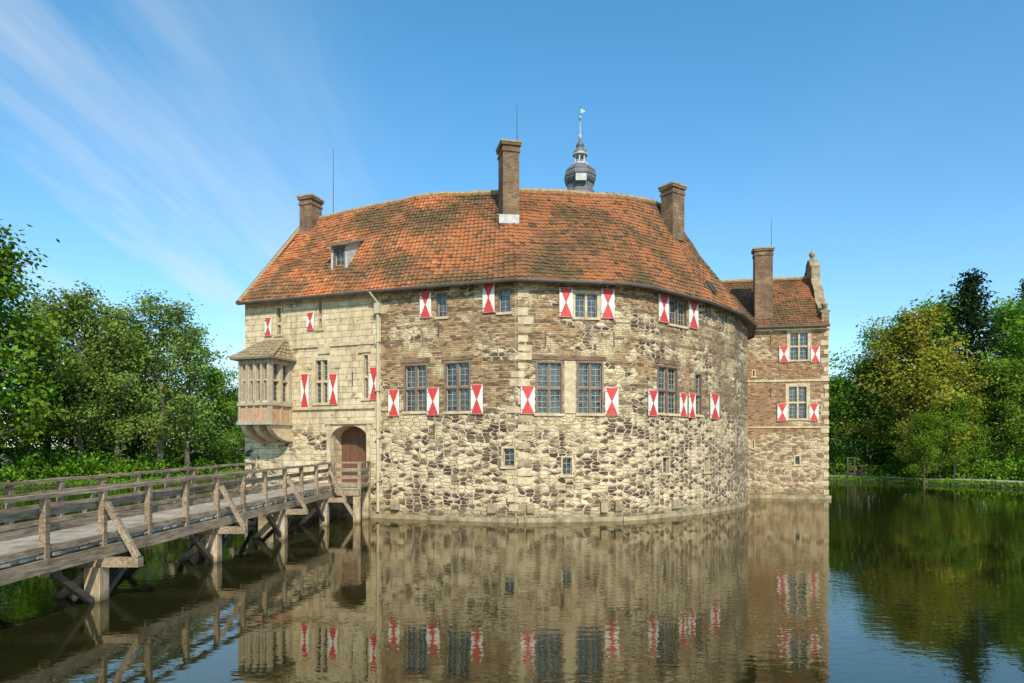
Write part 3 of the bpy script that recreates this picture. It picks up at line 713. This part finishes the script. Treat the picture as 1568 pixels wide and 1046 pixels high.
# ================================================================= FOLIAGE
def leafmat(name,a,b_,c_):
    m=bpy.data.materials.new(name); m.use_nodes=True; nt=m.node_tree; nt.nodes.clear()
    out=nd(nt,'ShaderNodeOutputMaterial'); at=nd(nt,'ShaderNodeAttribute',attribute_name='tint').outputs['Fac']
    oi=nd(nt,'ShaderNodeObjectInfo').outputs['Random']
    c=ramp(nt,at,[(0,a),(.5,b_),(1,c_)]); hs=nd(nt,'ShaderNodeHueSaturation',{'Color':c,'Hue':mr(nt,oi,0,1,.485,.512),'Value':mr(nt,oi,0,1,.8,1.15)})
    d=nd(nt,'ShaderNodeBsdfDiffuse',{'Color':hs.outputs[0]}); t=nd(nt,'ShaderNodeBsdfTranslucent',{'Color':hs.outputs[0]})
    ms=nd(nt,'ShaderNodeMixShader',{0:.35,1:d.outputs[0],2:t.outputs[0]}); nt.links.new(ms.outputs[0],out.inputs[0]); return m
L_green=leafmat('fresh_green_leaves',(.05,.12,.010),(.15,.29,.024),(.27,.42,.045))
L_olive=leafmat('pale_leaves',(.10,.175,.030),(.20,.31,.055),(.30,.42,.10))
L_gold=leafmat('golden_spring_leaves',(.17,.17,.02),(.31,.30,.035),(.42,.36,.05))
L_dark=leafmat('conifer_needles',(.012,.032,.014),(.028,.06,.022),(.05,.09,.03))
M_bark=simple('bark',(.07,.055,.04),(.16,.13,.10),6,.95,.03,(1,1,.3))
def leafmesh(name,cent,outd,size,mat,tint):
    N=len(cent); nrm=np.random.normal(size=(N,3))*.75+outd; nrm/=np.linalg.norm(nrm,axis=1)[:,None]+1e-9
    r=np.random.normal(size=(N,3)); a=np.cross(nrm,r); a/=np.linalg.norm(a,axis=1)[:,None]+1e-9; b=np.cross(nrm,a)
    s=(size*np.random.uniform(.6,1.3,N))[:,None]; a=a*s*.62; b=b*s*.4
    V=np.stack([cent+a,cent+b,cent-a,cent-b],1).reshape(-1,3)
    me=bpy.data.meshes.new(name); me.vertices.add(4*N); me.vertices.foreach_set('co',V.astype(np.float32).ravel())
    me.loops.add(4*N); me.loops.foreach_set('vertex_index',np.arange(4*N,dtype=np.int32))
    me.polygons.add(N); me.polygons.foreach_set('loop_start',np.arange(0,4*N,4,dtype=np.int32))
    at=me.attributes.new('tint','FLOAT','FACE'); at.data.foreach_set('value',np.clip(tint,0,1).astype(np.float32))
    me.update(calc_edges=True); me.validate(); me.materials.append(mat); return me
def gentree(name,seed,H,R,base,mat,leaf=.24,per=26,conifer=False,sig=.42,nl=20):
    rn=random.Random(seed); acc=Acc(M_bark); tips=[]
    tr=[Vector((0,0,-.3))]
    nseg=8
    for i in range(1,nseg+1): tr.append(Vector((mn.noise(Vector((seed*3.1,i*.5,0)))*.06*H*(i/nseg) if not conifer else 0,mn.noise(Vector((seed*7.7,i*.5,4)))*.06*H*(i/nseg) if not conifer else 0,H*(.9 if not conifer else .98)*i/nseg)))
    r0=H*.016; tube(acc,tr,[r0*(1-.88*i/nseg)+.02 for i in range(nseg+1)],7,False)
    def tp(z):
        for a,b in zip(tr,tr[1:]):
            if z<=b.z: return a.lerp(b,(z-a.z)/(b.z-a.z))
        return tr[-1].copy()
    NLm=nl if not conifer else 64
    for i in range(NLm):
        x=(i+rn.random())/NLm; z=H*(base+((.90 if not conifer else .97)-base)*x); p=tp(z); az=i*2.4+rn.uniform(-.5,.5)
        if conifer: L=max(.5,R*(1.0-x)**.62*rn.uniform(.65,1.1)); el=.12-.30*(1-x)
        else: L=R*max(.38,math.sin(math.pi*min(.93,.22+.72*x)))*rn.uniform(.7,1.12); el=.25+.75*x+rn.uniform(-.15,.2)
        d=Vector((math.cos(az)*math.cos(el),math.sin(az)*math.cos(el),math.sin(el)))
        pts=[p]; n=4
        for k in range(n):
            d=(d+Vector((rn.uniform(-.2,.2),rn.uniform(-.2,.2),.10 if not conifer else .04))).normalized(); pts.append(pts[-1]+d*L/n)
        rr=r0*(.42-.25*x); tube(acc,pts,[rr*(1-k/(n+.6)) for k in range(n+1)],5,False)
        for k in range(1,n+1):
            if conifer:
                tips.append((pts[k],.5)); tips.append((pts[k].lerp(pts[k-1],.5),.5)); continue
            for q in range(2 if k<n else 3):
                dd=(d*.7+Vector((rn.uniform(-1,1),rn.uniform(-1,1),rn.uniform(-.5,.9)))).normalized()
                l2=L*rn.uniform(.2,.42); a=pts[k]; b=a+dd*l2*.5; c=b+(dd+Vector((0,0,.25))).normalized()*l2*.5
                tube(acc,[a,b,c],[rr*.4,rr*.25,.012],4,False)
                tips.append((b,.8)); tips.append((c,1))
    cen=[];od=[];ti=[]; cc=Vector((0,0,H*(base+1)/2*.9))
    for p,w in tips:
        n=int(per*w*rn.uniform(.5,1.4)); o=np.array(p); cl=rn.random()
        c=o+np.random.normal(size=(n,3))*np.array([sig,sig,sig*.62])
        dv=(c-o); dv/=np.linalg.norm(dv,axis=1)[:,None]+1e-9; gv=np.array((p-cc).normalized())
        cen.append(c); od.append(dv*.5+gv*.7+np.array([0,0,.4])); ti.append(.25+.5*cl+np.random.uniform(-.25,.25,n))
    lm=leafmesh(name+'_leaves',np.concatenate(cen),np.concatenate(od),leaf,mat,np.concatenate(ti))
    wm_=bpy.data.meshes.new(name+'_wood'); wm_.from_pydata(acc.v,[],acc.f); wm_.materials.append(M_bark); return wm_,lm
KT={'alder':gentree('alder',11,18,5.6,.14,L_olive,.25,26,sig=.55,nl=22),'alder2':gentree('alder2',23,18,5.3,.12,L_olive,.25,27,sig=.55,nl=22),
 'maple':gentree('maple',5,16,5.6,.08,L_green,.28,26,sig=.6,nl=24),'maple2':gentree('maple2',31,16,6.0,.06,L_green,.28,26,sig=.6,nl=24),
 'gold':gentree('gold',8,16,5.4,.10,L_gold,.25,28,sig=.55,nl=24),'spruce':gentree('spruce',3,22,5.2,.10,L_dark,.30,46,True,sig=.5)}
NAME={'alder':'alder_tree','alder2':'alder_tree','maple':'maple_tree','maple2':'maple_tree','gold':'golden_leaved_tree','spruce':'spruce_tree'}
BH={'alder':18,'alder2':18,'maple':16,'maple2':16,'gold':16,'spruce':22}
def put(kind,x,y,h,rot=None,parent=None,wide=1):
    w,l=KT[kind]; z=hgt(x,y)-.1; s=h/BH[kind]; rot=random.uniform(0,6.28) if rot is None else rot
    if parent is None:
        e=empty(NAME[kind],(x,y,z)); e.rotation_euler=(0,0,rot); e.scale=(s*wide,s*wide,s)
        for nm,me in (('trunk_and_limbs',w),('crown',l)):
            o=bpy.data.objects.new(nm,me); scene.collection.objects.link(o); o.parent=e
    else:
        for nm,me in (('wood_trunks',w),('wood_crowns',l)):
            o=bpy.data.objects.new(nm,me); scene.collection.objects.link(o); o.parent=parent; o.location=(x,y,z); o.rotation_euler=(0,0,rot); o.scale=(s*wide,s*wide,s)
def at(px,d): return ((px-CX)/F*d,d)
for k,px,d,top in (('maple2',-75,62,370),('maple',-28,62,372),('maple2',40,72,490),('alder',122,72,445),('alder2',180,74,470),('alder',245,74,455),('alder2',287,77,500),('maple2',325,82,565),('alder2',352,84,595),('alder',72,80,470),
                   ('alder',385,90,590),('maple',205,84,520),('maple2',150,80,530),
                   ('maple',1290,82,585),('maple2',1325,80,555),('maple',1360,80,510),('gold',1402,74,480),('maple',1444,77,472),('spruce',1488,74,420),('maple',1542,80,480),('spruce',1580,86,435),('maple2',1625,70,470),('gold',1350,84,560),('maple2',1462,68,610),('maple',1415,67,630),('maple2',1530,70,560),('gold',1440,70,540)):
    x,y=at(px,d); put(k,x,y,CZ+(HY-top)*d/F-.3,wide=1.1 if k!='spruce' else 1)
dw=empty('distant_woodland'); kk=['maple','maple2','alder','maple2']
for i in range(40):
    a=math.radians(-12+204*i/39)+random.uniform(-.02,.02)
    rr=random.uniform(58,64) if i%2 else random.uniform(64,72)
    x=C0[0]+rr*math.cos(a); y=C0[1]+rr*math.sin(a); put(kk[i%4],x,y,random.uniform(9.5,12),parent=dw,wide=1.6)
cen=[];od=[];ti=[]
def bush(x,y,R,Hh,n):
    cl=random.random(); g=np.random.normal(size=(n,3)); g/=np.linalg.norm(g,axis=1)[:,None]; g*=np.random.uniform(.6,1.1,(n,1)); g[:,2]=np.abs(g[:,2])
    g[:,:2]*=1+.25*np.sin(np.random.uniform(0,6)+g[:,2:3]*4)
    cen.append(np.array([x,y,hgt(x,y)])+g*np.array([R,R,Hh])); od.append(g*.8+np.array([0,0,.3])); ti.append(.0+.55*cl+np.random.uniform(-.2,.3,n))
for i in range(540):
    a=math.radians(random.uniform(-22,208)); deg=math.degrees(a)
    if 55<deg<120 and i%3: continue
    right=deg<42
    k=random.uniform(4.6,9) if right else random.uniform(.6,9); r=mrad(a)+k
    R=random.uniform(.7,1.7); Hh=random.uniform(.6,2.2)*(.5+k/9) if right else random.uniform(1.2,3.8)*(.5+k/10)
    bush(C0[0]+r*math.cos(a),C0[1]+r*math.sin(a),R,Hh,int(130*R*(.6+Hh/3)))
for i in range(190):
    a=math.radians(-16+216*i/189); r=mrad(a)+random.uniform(11,24); bush(C0[0]+r*math.cos(a),C0[1]+r*math.sin(a),random.uniform(2.2,3.4),random.uniform(4,8),460)
me=leafmesh('shoreline_shrubs',np.concatenate(cen),np.concatenate(od),.28,L_green,np.concatenate(ti))
o=bpy.data.objects.new('shoreline_shrubs',me); scene.collection.objects.link(o)
N=26000; aa=np.radians(np.random.uniform(-24,210,N)); kk_=np.abs(np.random.normal(0,.7,N))+.05; sel=np.random.rand(N)<.35; kk_[sel]=np.random.uniform(4,9,sel.sum())
P=[]
for a,k in zip(aa,kk_):
    r=mrad(a)+k; x=C0[0]+r*math.cos(a);y=C0[1]+r*math.sin(a); P.append((x,y,hgt(x,y)+.08))
me=leafmesh('bank_grass_tufts',np.array(P),np.random.normal(size=(N,3))*np.array([1,1,.1]),.22,L_green,np.random.uniform(0,.8,N))
o=bpy.data.objects.new('bank_grass_tufts',me); scene.collection.objects.link(o)

# ================================================================= LIGHT, SKY, CAMERA
EL=math.radians(40); AZ=math.radians(166)
sd_=Vector((math.sin(AZ)*math.cos(EL),math.cos(AZ)*math.cos(EL),math.sin(EL)))
ld=bpy.data.lights.new('sun','SUN'); ld.energy=5.0; ld.angle=math.radians(.53); ld.color=(1,.91,.75)
lo=bpy.data.objects.new('sun',ld); scene.collection.objects.link(lo); lo.rotation_euler=sd_.to_track_quat('Z','Y').to_euler(); lo.location=(20,-40,60)
w=bpy.data.worlds.new('World'); scene.world=w; w.use_nodes=True; nt=w.node_tree; nt.nodes.clear()
out=nd(nt,'ShaderNodeOutputWorld'); sk=nd(nt,'ShaderNodeTexSky',sky_type='NISHITA',sun_disc=False,sun_elevation=EL,sun_rotation=AZ,altitude=50,air_density=1.0,dust_density=.5,ozone_density=2.0)
dirv=nd(nt,'ShaderNodeTexCoord').outputs['Generated']; sp=nd(nt,'ShaderNodeSeparateXYZ',{0:dirv})
den=mt(nt,'ADD',mt(nt,'MAXIMUM',sp.outputs[2],0.0),.12)
cx=mt(nt,'DIVIDE',sp.outputs[0],den); cy=mt(nt,'DIVIDE',sp.outputs[1],den)
pv=comb(nt,cx,cy,0.0)
mp=nd(nt,'ShaderNodeMapping',{0:pv,2:(0,0,math.radians(-8)),3:(1.7,.26,1)}).outputs[0]
mp=distort(nt,mp,.7,.6,1)
cn=nz(nt,mp,1.1,6,.62); msk=nz(nt,pv,.5,1,.5)
lm=mr(nt,sp.outputs[0],-.08,-.42,0.06,1)
cov=mt(nt,'MULTIPLY',mt(nt,'MULTIPLY',mr(nt,cn,.42,.72,0,1,True),mr(nt,msk,.28,.5,.25,1)),lm)
cov=mt(nt,'MULTIPLY',cov,mr(nt,sp.outputs[2],0.02,.55,.9,.35))
tint=ramp(nt,sp.outputs[2],[(0,(.72,.76,.75)),(.18,(.50,.69,.765)),(.5,(.35,.74,.82)),(1,(.33,.62,.72))])
skc=mix(nt,1.0,sk.outputs[0],mix(nt,1.0,tint,(2,2,2),'MULTIPLY'),'MULTIPLY')
col=mix(nt,cov,skc,(6.0,6.4,6.5))
bg=nd(nt,'ShaderNodeBackground',{'Color':col,'Strength':.138}); nt.links.new(bg.outputs[0],out.inputs[0])
cd=bpy.data.cameras.new('camera'); cd.sensor_width=36; cd.lens=24; cd.shift_y=.1065; cd.clip_end=6000
co_=bpy.data.objects.new('camera',cd); scene.collection.objects.link(co_); co_.location=(0,0,CZ); co_.rotation_euler=(math.radians(90),0,0); scene.camera=co_
scene.view_settings.view_transform='Standard'; scene.view_settings.look='None'; scene.view_settings.exposure=0
